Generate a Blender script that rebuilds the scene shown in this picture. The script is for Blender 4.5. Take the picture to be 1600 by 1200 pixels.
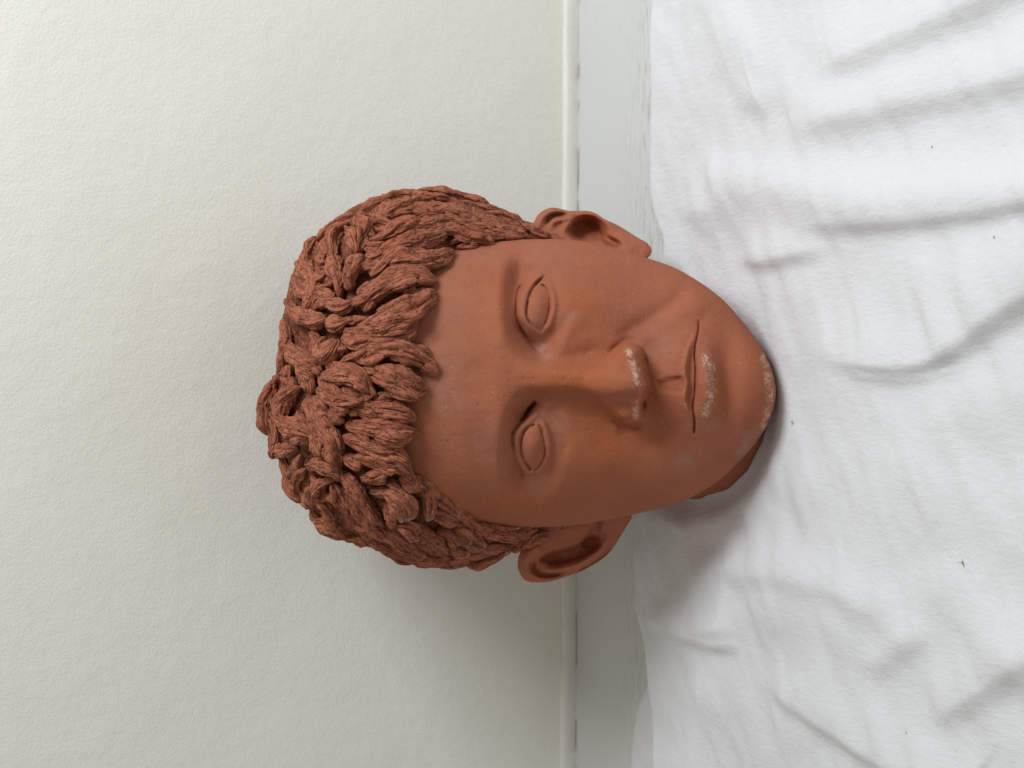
import bpy, math, random
import numpy as np
from mathutils import Vector, Matrix

for o in list(bpy.data.objects):
    bpy.data.objects.remove(o, do_unlink=True)
random.seed(7)
rng = np.random.default_rng(7)
scene = bpy.context.scene
COL = scene.collection

# ------------------------------------------------------------------ camera
PITCH = math.radians(24.0)          # camera looks down on the shelf by this much
FOCAL = 2400.0                      # focal length in photograph pixels (1600 wide)
DIST = 750.0                        # mm from the camera to the plane of the face
RZ = 0.1346                         # height of the view axis above the shelf at the face
cp, sp = math.cos(PITCH), math.sin(PITCH)
cam_d = bpy.data.cameras.new('camera')
cam = bpy.data.objects.new('camera', cam_d)
COL.objects.link(cam)
cam_pos = Vector((0, -cp * DIST / 1000, RZ + sp * DIST / 1000))
# held on its side: the photograph's left edge is the world's up
xa, ya, za = Vector((0, -sp, -cp)), Vector((1, 0, 0)), Vector((0, -cp, sp))
M3 = Matrix((xa, ya, za)).transposed()
ROLL = math.radians(0.25)
cam.matrix_world = Matrix.Translation(cam_pos) @ M3.to_4x4() @ Matrix.Rotation(ROLL, 4, 'Z')
cam_d.sensor_fit = 'HORIZONTAL'
cam_d.sensor_width = 36.0
cam_d.lens = 36.0 * FOCAL / 1600.0
cam_d.clip_start = 0.01
cam_d.clip_end = 50
cam_d.dof.use_dof = True
cam_d.dof.focus_distance = 0.745
cam_d.dof.aperture_fstop = 20.0
scene.camera = cam

# ------------------------------------------------------------------ light
world = bpy.data.worlds.new('World')
scene.world = world
world.use_nodes = True
bg = world.node_tree.nodes['Background']
bg.inputs[0].default_value = (1.0, 0.94, 0.85, 1)      # light bounced around the room
bg.inputs[1].default_value = 0.37

def area(name, loc, target, sx, sy, power, col):
    l = bpy.data.lights.new(name, 'AREA')
    l.shape = 'RECTANGLE'; l.size = sx; l.size_y = sy
    l.energy = power; l.color = col
    o = bpy.data.objects.new(name, l); COL.objects.link(o)
    o.location = loc
    o.rotation_euler = (Vector(target) - Vector(loc)).to_track_quat('-Z', 'Y').to_euler()
    return o
area('window_light', (0.66, -0.29, 0.98), (0, 0.05, 0.12), 0.38, 0.48, 10.8, (0.90, 0.96, 1.0))

scene.view_settings.view_transform = 'Standard'
scene.view_settings.look = 'None'
scene.view_settings.gamma = 1
scene.view_settings.exposure = 0.0
scene.render.engine = 'CYCLES'

# ------------------------------------------------------------------ helpers
def to_px(x, u, z):
    """head frame mm (x right, u up, z to the viewer) -> photograph pixel"""
    s = FOCAL / (DIST - z)
    return 800 - u * s, 600 - x * s

def from_px(A, B, z):
    k = (DIST - z) / FOCAL
    return (600 - B) * k, (800 - A) * k

def head_to_world(x, u, z):
    x, u, z = x / 1000, u / 1000, z / 1000
    return x, u * sp - z * cp, RZ + u * cp + z * sp

def shelf_from_px(A, B, h=0.0):
    """where the ray through a pixel meets the shelf plane (metres)"""
    k = (800 - A) / FOCAL
    D = DIST / 1000
    z = (h - RZ - k * cp * D) / (sp - k * cp)
    u = k * (D - z)
    return (600 - B) / FOCAL * (D - z), u * sp - z * cp

def world_to_px(X, Y, Z):
    u = Y * sp + (Z - RZ) * cp
    z = -Y * cp + (Z - RZ) * sp
    s = FOCAL / (DIST / 1000 - z)
    return 800 - u * s, 600 - X * s

def hash3(i, j, k, seed):
    h = (i.astype(np.int64) * 374761393 + j.astype(np.int64) * 668265263 + k.astype(np.int64) * 2147483647 + seed * 974711) & 0xFFFFFFFF
    h = ((h ^ (h >> 13)) * 1274126177) & 0xFFFFFFFF
    h = ((h ^ (h >> 16)) * 2246822519) & 0xFFFFFFFF
    return ((h ^ (h >> 15)) & 0xFFFFFF) / float(0xFFFFFF)

def vnoise(x, y, z, seed=0):
    """smooth value noise, -1..1"""
    x, y, z = np.broadcast_arrays(np.asarray(x, float), np.asarray(y, float), np.asarray(z, float))
    i, j, k = np.floor(x), np.floor(y), np.floor(z)
    fx, fy, fz = x - i, y - j, z - k
    fx = fx * fx * fx * (fx * (fx * 6 - 15) + 10)
    fy = fy * fy * fy * (fy * (fy * 6 - 15) + 10)
    fz = fz * fz * fz * (fz * (fz * 6 - 15) + 10)
    r = 0
    for a in (0, 1):
        wa = fx if a else 1 - fx
        for b in (0, 1):
            wb = fy if b else 1 - fy
            for c in (0, 1):
                wc = fz if c else 1 - fz
                r = r + wa * wb * wc * hash3(i + a, j + b, k + c, seed)
    return r * 2 - 1

def sstep(a, b, x):
    t = np.clip((x - a) / (b - a), 0, 1)
    return t * t * (3 - 2 * t)

def catmull(P, n):
    P = np.asarray(P, float)
    Q = np.vstack([2 * P[0] - P[1], P, 2 * P[-1] - P[-2]])
    L = np.r_[0, np.cumsum(np.linalg.norm(np.diff(P[:, :2], axis=0), axis=1))]
    s = np.linspace(0, L[-1], n)
    i = np.clip(np.searchsorted(L, s, 'right') - 1, 0, len(P) - 2)
    t = ((s - L[i]) / np.maximum(L[i + 1] - L[i], 1e-9))[:, None]
    p0, p1, p2, p3 = Q[i], Q[i + 1], Q[i + 2], Q[i + 3]
    return 0.5 * (2 * p1 + (p2 - p0) * t + (2 * p0 - 5 * p1 + 4 * p2 - p3) * t ** 2 + (3 * p1 - p0 - 3 * p2 + p3) * t ** 3)

def poly_dist(A, B, pts, reach, n=36):
    """signed distance (px) and position 0..1 along a smooth stroke, only within reach"""
    C = catmull(pts, n)
    d = np.full(A.shape, 1e6); t = np.zeros(A.shape); sg = np.ones(A.shape)
    m = (A > C[:, 0].min() - reach) & (A < C[:, 0].max() + reach) & (B > C[:, 1].min() - reach) & (B < C[:, 1].max() + reach)
    a, b = A[m], B[m]
    bd = np.full(a.shape, 1e6); bt = np.zeros(a.shape); bs = np.ones(a.shape)
    for q in range(n - 1):
        p, v = C[q], C[q + 1] - C[q]
        l2 = v @ v + 1e-12
        w = np.clip(((a - p[0]) * v[0] + (b - p[1]) * v[1]) / l2, 0, 1)
        ex, ey = a - p[0] - w * v[0], b - p[1] - w * v[1]
        dd = np.hypot(ex, ey)
        k = dd < bd
        bd[k] = dd[k]; bt[k] = (q + w[k]) / (n - 1)
        bs[k] = np.sign(v[0] * ey[k] - v[1] * ex[k])
    d[m], t[m], sg[m] = bd, bt, bs
    return d, t, sg

def gau(A, B, a0, b0, sa, sb, rot=0.0):
    c, s = math.cos(rot), math.sin(rot)
    p, q = (A - a0) * c + (B - b0) * s, -(A - a0) * s + (B - b0) * c
    return np.exp(-0.5 * ((p / sa) ** 2 + (q / sb) ** 2))

def smooth_interp(x, xs, ys, sig=7.0):
    g = np.arange(xs[0] - 60, xs[-1] + 60, 1.0)
    k = np.exp(-0.5 * (np.arange(-30, 31) / sig) ** 2); k /= k.sum()
    v = np.convolve(np.pad(np.interp(g, xs, ys), 30, 'edge'), k, 'valid')
    return np.interp(x, g, v)

def taper(t, a=0.15, b=0.15):
    r = np.ones_like(t)
    if a > 0: r = r * sstep(0, a, t)
    if b > 0: r = r * sstep(0, b, 1 - t)
    return r

def mesh_from_grid(name, V, wrap, mat, parent=None, attrs=None, flip=False):
    m, n = V.shape[:2]
    idx = np.arange(m * n).reshape(m, n)
    if wrap:
        idx = np.concatenate([idx, idx[:, :1]], axis=1)
    f = np.stack([idx[:-1, :-1], idx[:-1, 1:], idx[1:, 1:], idx[1:, :-1]], -1).reshape(-1, 4)
    if flip: f = f[:, ::-1]
    return mesh_from_arrays(name, V.reshape(-1, 3), f, mat, parent, attrs)

def mesh_from_arrays(name, V, F, mat, parent=None, attrs=None):
    me = bpy.data.meshes.new(name)
    F = np.ascontiguousarray(F, dtype=np.int32)
    me.vertices.add(len(V)); me.vertices.foreach_set('co', np.ascontiguousarray(V, dtype=np.float32).ravel())
    k = F.shape[1]
    me.loops.add(F.size); me.loops.foreach_set('vertex_index', F.ravel())
    me.polygons.add(len(F))
    me.polygons.foreach_set('loop_start', np.arange(0, F.size, k, dtype=np.int32))
    me.polygons.foreach_set('use_smooth', np.ones(len(F), bool))
    for an, av in (attrs or {}).items():
        av = np.ascontiguousarray(av, dtype=np.float32)
        if av.ndim == 2:
            at = me.attributes.new(an, 'FLOAT_VECTOR', 'POINT'); at.data.foreach_set('vector', av.ravel())
        else:
            at = me.attributes.new(an, 'FLOAT', 'POINT'); at.data.foreach_set('value', av.ravel())
    me.update(calc_edges=True); me.validate()
    if mat: me.materials.append(mat)
    o = bpy.data.objects.new(name, me); COL.objects.link(o)
    if parent: o.parent = parent
    return o

def tag(o, label=None, cat=None, group=None, kind=None):
    if label: o['label'] = label
    if cat: o['category'] = cat
    if group: o['group'] = group
    if kind: o['kind'] = kind
    return o

# ------------------------------------------------------------------ materials
class NT:
    def __init__(self, name):
        self.m = bpy.data.materials.new(name); self.m.use_nodes = True
        self.t = self.m.node_tree; self.b = self.t.nodes['Principled BSDF']
    def n(self, kind, **kw):
        nd = self.t.nodes.new(kind)
        for k, v in kw.items():
            if k.startswith('i_'):
                key = k[2:]
                nd.inputs[int(key) if key.isdigit() else key].default_value = v
            else: setattr(nd, k, v)
        return nd
    def l(self, a, b): self.t.links.new(a, b)
    def noise(self, vec, scale, detail=3, rough=0.55, dist=0.0):
        nd = self.n('ShaderNodeTexNoise', i_Scale=scale, i_Detail=detail, i_Roughness=rough, i_Distortion=dist)
        if vec: self.l(vec, nd.inputs['Vector'])
        return nd.outputs['Fac']
    def ramp(self, fac, stops):
        r = self.n('ShaderNodeValToRGB'); e = r.color_ramp.elements
        while len(e) < len(stops): e.new(0.5)
        for el, (p, c) in zip(e, stops):
            el.position = p; el.color = (c if isinstance(c, tuple) else (c, c, c)) + (1,)
        self.l(fac, r.inputs[0]); return r.outputs[0]
    def mix(self, fac, a, b, mode='MIX'):
        x = self.n('ShaderNodeMix', data_type='RGBA', blend_type=mode)
        for s, v in ((0, fac), (6, a), (7, b)):
            if isinstance(v, (int, float)): x.inputs[s].default_value = v
            elif isinstance(v, tuple): x.inputs[s].default_value = v + (1,)
            else: self.l(v, x.inputs[s])
        return x.outputs[2]
    def math(self, op, a, b=0.0, c=None):
        x = self.n('ShaderNodeMath', operation=op)
        for s, v in enumerate((a, b) if c is None else (a, b, c)):
            if isinstance(v, (int, float)): x.inputs[s].default_value = v
            else: self.l(v, x.inputs[s])
        return x.outputs[0]
    def mapping(self, vec, scale, rot=(0, 0, 0)):
        x = self.n('ShaderNodeMapping'); x.inputs['Scale'].default_value = scale; x.inputs['Rotation'].default_value = rot
        self.l(vec, x.inputs['Vector']); return x.outputs[0]
    def obj(self): return self.n('ShaderNodeTexCoord').outputs['Object']
    def attr(self, name, out='Fac'): return self.n('ShaderNodeAttribute', attribute_name=name).outputs[out]
    def bump(self, h, strength, dist, prev=None):
        x = self.n('ShaderNodeBump', i_Strength=strength, i_Distance=dist)
        self.l(h, x.inputs['Height'])
        if prev: self.l(prev, x.inputs['Normal'])
        return x.outputs[0]
    def done(self, col, rough, normal=None, spec=0.3):
        for s, v in (('Base Color', col), ('Roughness', rough), ('Specular IOR Level', spec)):
            if isinstance(v, (int, float)): self.b.inputs[s].default_value = v
            elif isinstance(v, tuple): self.b.inputs[s].default_value = v + (1,)
            else: self.l(v, self.b.inputs[s])
        if normal: self.l(normal, self.b.inputs['Normal'])
        return self.m

def mat_clay():
    k = NT('smooth_terracotta'); v = k.obj()
    big = k.noise(v, 22, 3, 0.6)
    col = k.ramp(big, [(0.30, (0.330, 0.113, 0.069)), (0.52, (0.382, 0.128, 0.070)), (0.72, (0.410, 0.130, 0.059))])
    col = k.mix(k.ramp(k.noise(v, 75, 4, 0.65), [(0.42, 0.0), (0.70, 0.45)]), col, (0.310, 0.112, 0.070))
    orange = k.attr('orange')
    col = k.mix(k.math('MULTIPLY', orange, 0.8), col, (0.370, 0.105, 0.038))
    fine = k.noise(v, 900, 2, 0.6)
    col = k.mix(k.ramp(fine, [(0.35, 0.0), (0.75, 0.22)]), col, (0.25, 0.075, 0.040))
    bloom = k.attr('bloom')                                   # pale grey film left in some hollows
    bl = k.math('MULTIPLY', bloom, k.ramp(k.noise(v, 160, 4, 0.7), [(0.38, 0.15), (0.68, 1.0)]))
    col = k.mix(k.math('MULTIPLY', bl, 0.55), col, (0.36, 0.24, 0.20))
    # pale grog worn bare: specks where the attribute is high, a few stray ones elsewhere
    dust = k.attr('dust')
    sp1 = k.noise(v, 1500, 3, 0.9)
    th = k.math('SUBTRACT', 0.84, k.math('MULTIPLY', dust, 0.40))
    df = k.math('MULTIPLY', k.math('SUBTRACT', sp1, th), 5.0)
    df = k.math('MINIMUM', k.math('MAXIMUM', df, 0.0), 0.85)
    vor = k.n('ShaderNodeTexVoronoi', i_Scale=400.0); k.l(v, vor.inputs['Vector'])
    sepc = k.n('ShaderNodeSeparateColor'); k.l(vor.outputs['Color'], sepc.inputs[0])
    stray = k.math('MULTIPLY', k.math('LESS_THAN', vor.outputs['Distance'], 0.12), k.math('GREATER_THAN', sepc.outputs[0], 0.86))
    df = k.math('MAXIMUM', df, k.math('MULTIPLY', stray, 0.32))
    col = k.mix(df, col, (0.66, 0.55, 0.43))
    b = k.bump(k.noise(v, 1100, 3, 0.75), 0.8, 0.00045)
    b = k.bump(k.noise(v, 210, 4, 0.62), 0.5, 0.0008, b)
    b = k.bump(k.noise(k.mapping(v, (1, 1, 0.25)), 320, 3, 0.6), 0.12, 0.0005, b)
    return k.done(col, 0.85, b, 0.14)

def mat_hair():
    k = NT('scored_terracotta'); v = k.obj(); s = k.attr('strand', 'Vector')
    col = k.ramp(k.noise(v, 60, 4, 0.6), [(0.30, (0.310, 0.100, 0.056)), (0.55, (0.380, 0.128, 0.072)), (0.75, (0.430, 0.152, 0.088))])
    st = k.noise(k.mapping(s, (0.09, 0.85, 1.0)), 1.0, 4, 0.65)
    crack = k.noise(k.mapping(s, (0.30, 1.5, 1.0)), 1.0, 2, 0.6, 0.4)
    cr = k.ramp(crack, [(0.54, 1.0), (0.62, 0.0)])
    dust = k.attr('dust')
    df = k.math('MULTIPLY', k.math('SUBTRACT', k.noise(v, 900, 3, 0.75), k.math('SUBTRACT', 0.80, k.math('MULTIPLY', dust, 0.58))), 7.0)
    df = k.math('MINIMUM', k.math('MAXIMUM', df, 0.0), 0.8)
    col = k.mix(df, col, (0.62, 0.52, 0.42))
    b = k.bump(k.noise(v, 750, 3, 0.65), 0.5, 0.0005)
    st = k.math('MULTIPLY', st, k.ramp(k.noise(v, 110, 2, 0.5), [(0.35, 0.25), (0.62, 1.0)]))
    b = k.bump(st, 0.6, 0.0022, b)
    b = k.bump(cr, 0.9, 0.0022, b)
    return k.done(col, 0.85, b, 0.2)

def mat_wall():
    k = NT('cream_wall_paint'); v = k.obj()
    b = k.bump(k.noise(v, 720, 2, 0.5, 0.3), 0.30, 0.0008)
    b = k.bump(k.noise(v, 150, 2, 0.5), 0.14, 0.002, b)
    b = k.bump(k.noise(v, 14, 3, 0.5), 0.25, 0.006, b)
    col = k.ramp(k.noise(v, 7, 3, 0.6), [(0.3, (0.825, 0.81, 0.735)), (0.7, (0.845, 0.83, 0.76))])
    return k.done(col, 0.55, b, 0.35)

def mat_board():
    k = NT('worn_white_board_paint'); v = k.obj()
    st = k.noise(k.mapping(v, (13, 100, 100)), 5.0, 4, 0.75)
    wear = k.attr('wear')
    streak = k.math('MULTIPLY', k.ramp(st, [(0.50, 0.0), (0.62, 1.0)]), wear)
    col = k.mix(k.math('MULTIPLY', streak, 0.8), (0.61, 0.615, 0.60), (0.31, 0.30, 0.26))
    col = k.mix(k.ramp(k.noise(v, 90, 4, 0.7), [(0.60, 0.0), (0.80, 0.10)]), col, (0.45, 0.42, 0.36))
    col = k.mix(k.math('MINIMUM', k.attr('chip'), 1.0), col, (0.22, 0.17, 0.11))
    b = k.bump(st, 0.35, 0.0009)
    return k.done(col, 0.45, b, 0.4)

def mat_trim():
    k = NT('caulked_white_trim'); v = k.obj()
    col = k.mix(k.ramp(k.noise(v, 120, 4, 0.7), [(0.55, 0.0), (0.8, 0.25)]), (0.76, 0.75, 0.70), (0.55, 0.52, 0.44))
    return k.done(col, 0.5, k.bump(k.noise(v, 160, 3, 0.6), 0.4, 0.001), 0.35)

def mat_cloth():
    k = NT('white_cotton_jersey'); v = k.obj()
    w1 = k.noise(k.mapping(v, (2600, 800, 1200), (0, 0, 0.35)), 1.0, 2, 0.6)
    w2 = k.noise(k.mapping(v, (420, 130, 300), (0, 0, 0.35)), 1.0, 4, 0.65)
    crease = k.noise(v, 85, 4, 0.6)
    b = k.bump(w1, 0.6, 0.0004)
    b = k.bump(w2, 0.55, 0.0007, b)
    b = k.bump(crease, 0.26, 0.002, b)
    b = k.bump(k.noise(k.mapping(v, (70, 30, 50), (0, 0, 0.4)), 1.0, 3, 0.6), 0.16, 0.004, b)
    col = k.mix(k.ramp(w2, [(0.35, 0.0), (0.7, 0.35)]), (0.715, 0.715, 0.735), (0.655, 0.655, 0.675))
    m = k.done(col, 0.9, b, 0.1)
    k.b.inputs['Sheen Weight'].default_value = 0.15
    return m

def mat_plain(name, col, rough=0.8):
    k = NT(name); return k.done(k.mix(k.noise(k.obj(), 800, 2), col, tuple(c * 0.6 for c in col)), rough)

CLAY, HAIR, WALL, BOARD, TRIM, CLOTH = mat_clay(), mat_hair(), mat_wall(), mat_board(), mat_trim(), mat_cloth()

# ------------------------------------------------------------------ wall, shelf
_, WALL_Y = shelf_from_px(893, 600)
def box_grid(name, x0, x1, y0, y1, z0, z1, mat, bev=0.0, nx=1, parent=None):
    import bmesh
    bm = bmesh.new()
    bmesh.ops.create_cube(bm, size=1)
    for v in bm.verts:
        v.co = Vector((x0 + (v.co.x + .5) * (x1 - x0), y0 + (v.co.y + .5) * (y1 - y0), z0 + (v.co.z + .5) * (z1 - z0)))
    if bev: bmesh.ops.bevel(bm, geom=list(bm.edges), offset=bev, segments=3, profile=0.6, affect='EDGES')
    me = bpy.data.meshes.new(name); bm.to_mesh(me); bm.free()
    me.materials.append(mat)
    o = bpy.data.objects.new(name, me); COL.objects.link(o)
    if parent: o.parent = parent
    return o
wall = box_grid('wall', -0.9, 0.9, WALL_Y + 0.004, WALL_Y + 0.06, -0.30, 1.0, WALL)
tag(wall, 'cream painted wall with fine orange peel texture behind the clay head', kind='structure')

def make_shelf():
    xs = np.linspace(-0.9, 0.9, 361)
    ys = np.r_[np.linspace(-0.5, 0.05, 12), np.linspace(0.06, WALL_Y + 0.003, 90)]
    X, Y = np.meshgrid(xs, ys, indexing='ij')
    edge = shelf_from_px(1005, 600)[1]
    near = sstep(WALL_Y - 0.045, edge - 0.01, Y)
    grain = vnoise(X * 7, Y * 420, 0, 3) * 0.6 + vnoise(X * 18, Y * 900, 0, 4) * 0.4
    Z = -0.0035 - 0.0006 * near * np.clip(grain, -1, 0.2) * 0.5 - 0.010 * sstep(edge + 0.012, edge - 0.02, Y) * 0.0
    Z = Z - 0.0005 * sstep(WALL_Y - 0.0015, WALL_Y + 0.0005, Y)
    wear = (0.10 + 0.9 * near) * (0.75 + 0.35 * vnoise(X * 5, Y * 20, 0, 9))
    chip = np.exp(-((Y - WALL_Y + 0.001) / 0.0016) ** 2) * (vnoise(X * 90, 0, 0, 6) > 0.05)
    o = mesh_from_grid('shelf', np.stack([X, Y, Z], -1), False, BOARD, attrs={'wear': np.clip(wear, 0, 1.4).ravel(), 'chip': (chip * 0.8).ravel()}, flip=True)
    return tag(o, 'white painted wooden shelf with worn grain between wall and cloth', kind='structure')
make_shelf()

def make_trim():
    # narrow caulked bead where the shelf meets the wall
    n = 400
    xs = np.linspace(-0.9, 0.9, n)
    prof = [(0.0042, 0.0052), (0.0030, 0.0056), (0.0012, 0.0050), (0.0002, 0.0034), (-0.0004, 0.0008), (-0.0002, -0.004)]
    V = np.zeros((n, len(prof), 3))
    for q, (y, z) in enumerate(prof):
        V[:, q, 0] = xs
        V[:, q, 1] = WALL_Y + y + 0.0004 * vnoise(xs * 60, q * 0.4, 0, 5)
        V[:, q, 2] = z + 0.0004 * vnoise(xs * 45, q * 0.4, 0, 8)
    o = mesh_from_grid('wall_trim', V, False, TRIM)
    return tag(o, 'narrow white bead of trim along the foot of the wall', kind='structure')
make_trim()

# ------------------------------------------------------------------ head: base form
def profile_rows(tab, weights):
    """tab rows: px, upper py, lower py, zmid, zfront, zback; resampled along its length with uneven density"""
    tab = np.array(tab, float)
    dense = catmull(tab, 4000)
    for c in range(tab.shape[1]):
        kern = np.exp(-0.5 * (np.arange(-120, 121) / 40.0) ** 2); kern /= kern.sum()
        pad = np.r_[2 * dense[0, c] - dense[120:0:-1, c], dense[:, c], 2 * dense[-1, c] - dense[-2:-122:-1, c]]
        dense[:, c] = np.convolve(pad, kern, 'valid')
    w = weights(dense)
    step = np.hypot(np.gradient(dense[:, 0]), 0.5 * np.gradient(dense[:, 2] - dense[:, 1])) * w
    S = np.r_[0, np.cumsum(step)][:-1]
    n = int(S[-1])
    s = np.linspace(0, S[-1], n)
    return np.stack([np.interp(s, S, dense[:, c]) for c in range(tab.shape[1])], 1)

HEAD_TAB = [  # px, upper, lower, zmid, zf, zb
    (455, 597, 603, -78, -78, -78), (462, 540, 655, -78, -60, -105), (475, 490, 705, -76, -46, -125), (505, 445, 750, -74, -30, -142), (545, 412, 782, -72, -18, -152),
    (600, 391, 805, -70, -8, -160), (650, 384, 812, -69, -3, -164), (700, 380, 816, -68, -1, -166),
    (750, 377, 820, -67, 0.5, -166), (800, 374.5, 823, -66, 1, -164), (850, 373.5, 823, -64, -2, -160), (900, 376.5, 819, -62, -6, -152),
    (950, 385.5, 811, -60, -8, -142), (1000, 399, 801, -56, -7, -130), (1040, 413, 790, -52, -5, -118), (1080, 432, 776, -48, -4, -104),
    (1120, 461, 751, -42, -4, -88), (1150, 491, 724, -37, -4, -74), (1180, 529, 690, -32, -6, -58), (1200, 566, 656, -28, -11, -44),
    (1208, 590, 632, -26, -17, -36), (1211.5, 609, 613, -26, -26, -26)]

def head_weights(d):
    p = d[:, 0]
    return 0.22 + 0.20 * sstep(640, 680, p) + 0.75 * sstep(775, 795, p) * (1 - sstep(868, 885, p)) + 0.42 * sstep(660, 700, p) * (1 - sstep(1150, 1200, p)) + 0.35 * sstep(970, 985, p) * (1 - sstep(1125, 1140, p))

def head_grid():
    R = profile_rows(HEAD_TAB, head_weights)
    nf, nb = 640, 120
    th = np.r_[np.linspace(0, math.pi, nf, endpoint=False), np.linspace(math.pi, 2 * math.pi, nb, endpoint=False)]
    A0, up, lo, zm, zf, zb = [R[:, c][:, None] for c in range(6)]
    c, s = np.cos(th)[None], np.sin(th)[None]
    zfr = np.where(s >= 0, zf - zm, zm - zb)
    n_exp = 2.0 + 0.25 * (1 - sstep(700, 820, A0))
    cx = np.sign(c) * np.abs(c) ** (2 / n_exp); cz = np.sign(s) * np.abs(s) ** (2 / n_exp)
    z = zm + zfr * cz
    x_up, u0 = from_px(A0, up, zm)
    x_lo, _ = from_px(A0, lo, zm)
    x = (x_up + x_lo) / 2 + (x_up - x_lo) / 2 * cx
    u = u0 + 0 * x
    return x, u, z, np.broadcast_to(s, x.shape)

# eye strokes taken from the sculpture (photo pixels)
U_CREASE = [(819, 441), (812, 450), (807.5, 463), (806, 481), (807.5, 494), (812.5, 511), (822, 526), (834, 541), (849, 556)]
U_LASH = [(851, 430), (840, 440), (830, 453), (825, 468), (822.5, 484), (823.5, 497), (833, 510), (845, 519)]
U_LOW = [(841, 445), (849, 446), (856, 455), (859, 470), (857.5, 488), (852, 506), (846, 518)]
L_CREASE = [(838, 627), (829, 637), (819, 653), (811, 664), (802, 675), (801, 687), (804, 706), (809, 720)]
L_CRACK2 = [(811, 724), (815, 738), (821, 749)]
L_UP = [(838, 663), (829, 666), (821, 673), (816.5, 684), (815, 696), (816.5, 709), (822, 723), (833, 737)]
L_LOW = [(838, 663), (845, 667), (849, 683), (851, 700), (850.5, 712), (846, 723), (840, 731), (833, 737)]
MOUTH = [(1091, 496), (1091, 515), (1087, 533), (1085, 552), (1086.5, 570), (1086.5, 596), (1085.5, 616), (1083, 634), (1085.5, 657), (1084.5, 679)]

def groove(A, B, pts, depth, wid, ta=0.15, tb=0.15, p=1.4):
    d, t, s = poly_dist(A, B, pts, wid * 5 + 4)
    m = d < 1e5
    dep = np.ones(A.shape)
    if wid < 3.2:
        dep[m] = 0.95 + 0.35 * vnoise(A[m] / 9, B[m] / 9, 0.3, 71)
        d[m] = np.abs(d[m] + 0.30 * wid * vnoise(A[m] / 11, B[m] / 11, 1.3, 72))
    return -dep * depth * np.exp(-(d / wid) ** p) * taper(t, ta, tb)

def ridge(A, B, pts, h, w1, w2, ta=0.2, tb=0.2):
    """raised stroke, w1 is the reach on its upper-image side and w2 on the other"""
    d, t, s = poly_dist(A, B, pts, 3.2 * max(w1, w2))
    w = np.where(s < 0, w1, w2)
    return h * np.exp(-(d / w) ** 2) * taper(t, ta, tb)

def inside(A, B, pts, soft=3.0):
    """soft mask of a closed outline"""
    C = catmull(list(pts) + [pts[0]], 90)
    m = (A > C[:, 0].min() - soft - 2) & (A < C[:, 0].max() + soft + 2) & (B > C[:, 1].min() - soft - 2) & (B < C[:, 1].max() + soft + 2)
    a, b = A[m], B[m]
    win = np.zeros(a.shape, bool); dist = np.full(a.shape, 1e6)
    for q in range(len(C) - 1):
        (x0, y0), (x1, y1) = C[q], C[q + 1]
        cond = ((y0 > b) != (y1 > b)) & (a < (x1 - x0) * (b - y0) / (y1 - y0 + 1e-12) + x0)
        win ^= cond
        v = C[q + 1] - C[q]
        w = np.clip(((a - x0) * v[0] + (b - y0) * v[1]) / (v @ v + 1e-9), 0, 1)
        dist = np.minimum(dist, np.hypot(a - x0 - w * v[0], b - y0 - w * v[1]))
    r = np.zeros(A.shape)
    r[m] = sstep(-soft, soft, np.where(win, dist, -dist))
    return r

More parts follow.
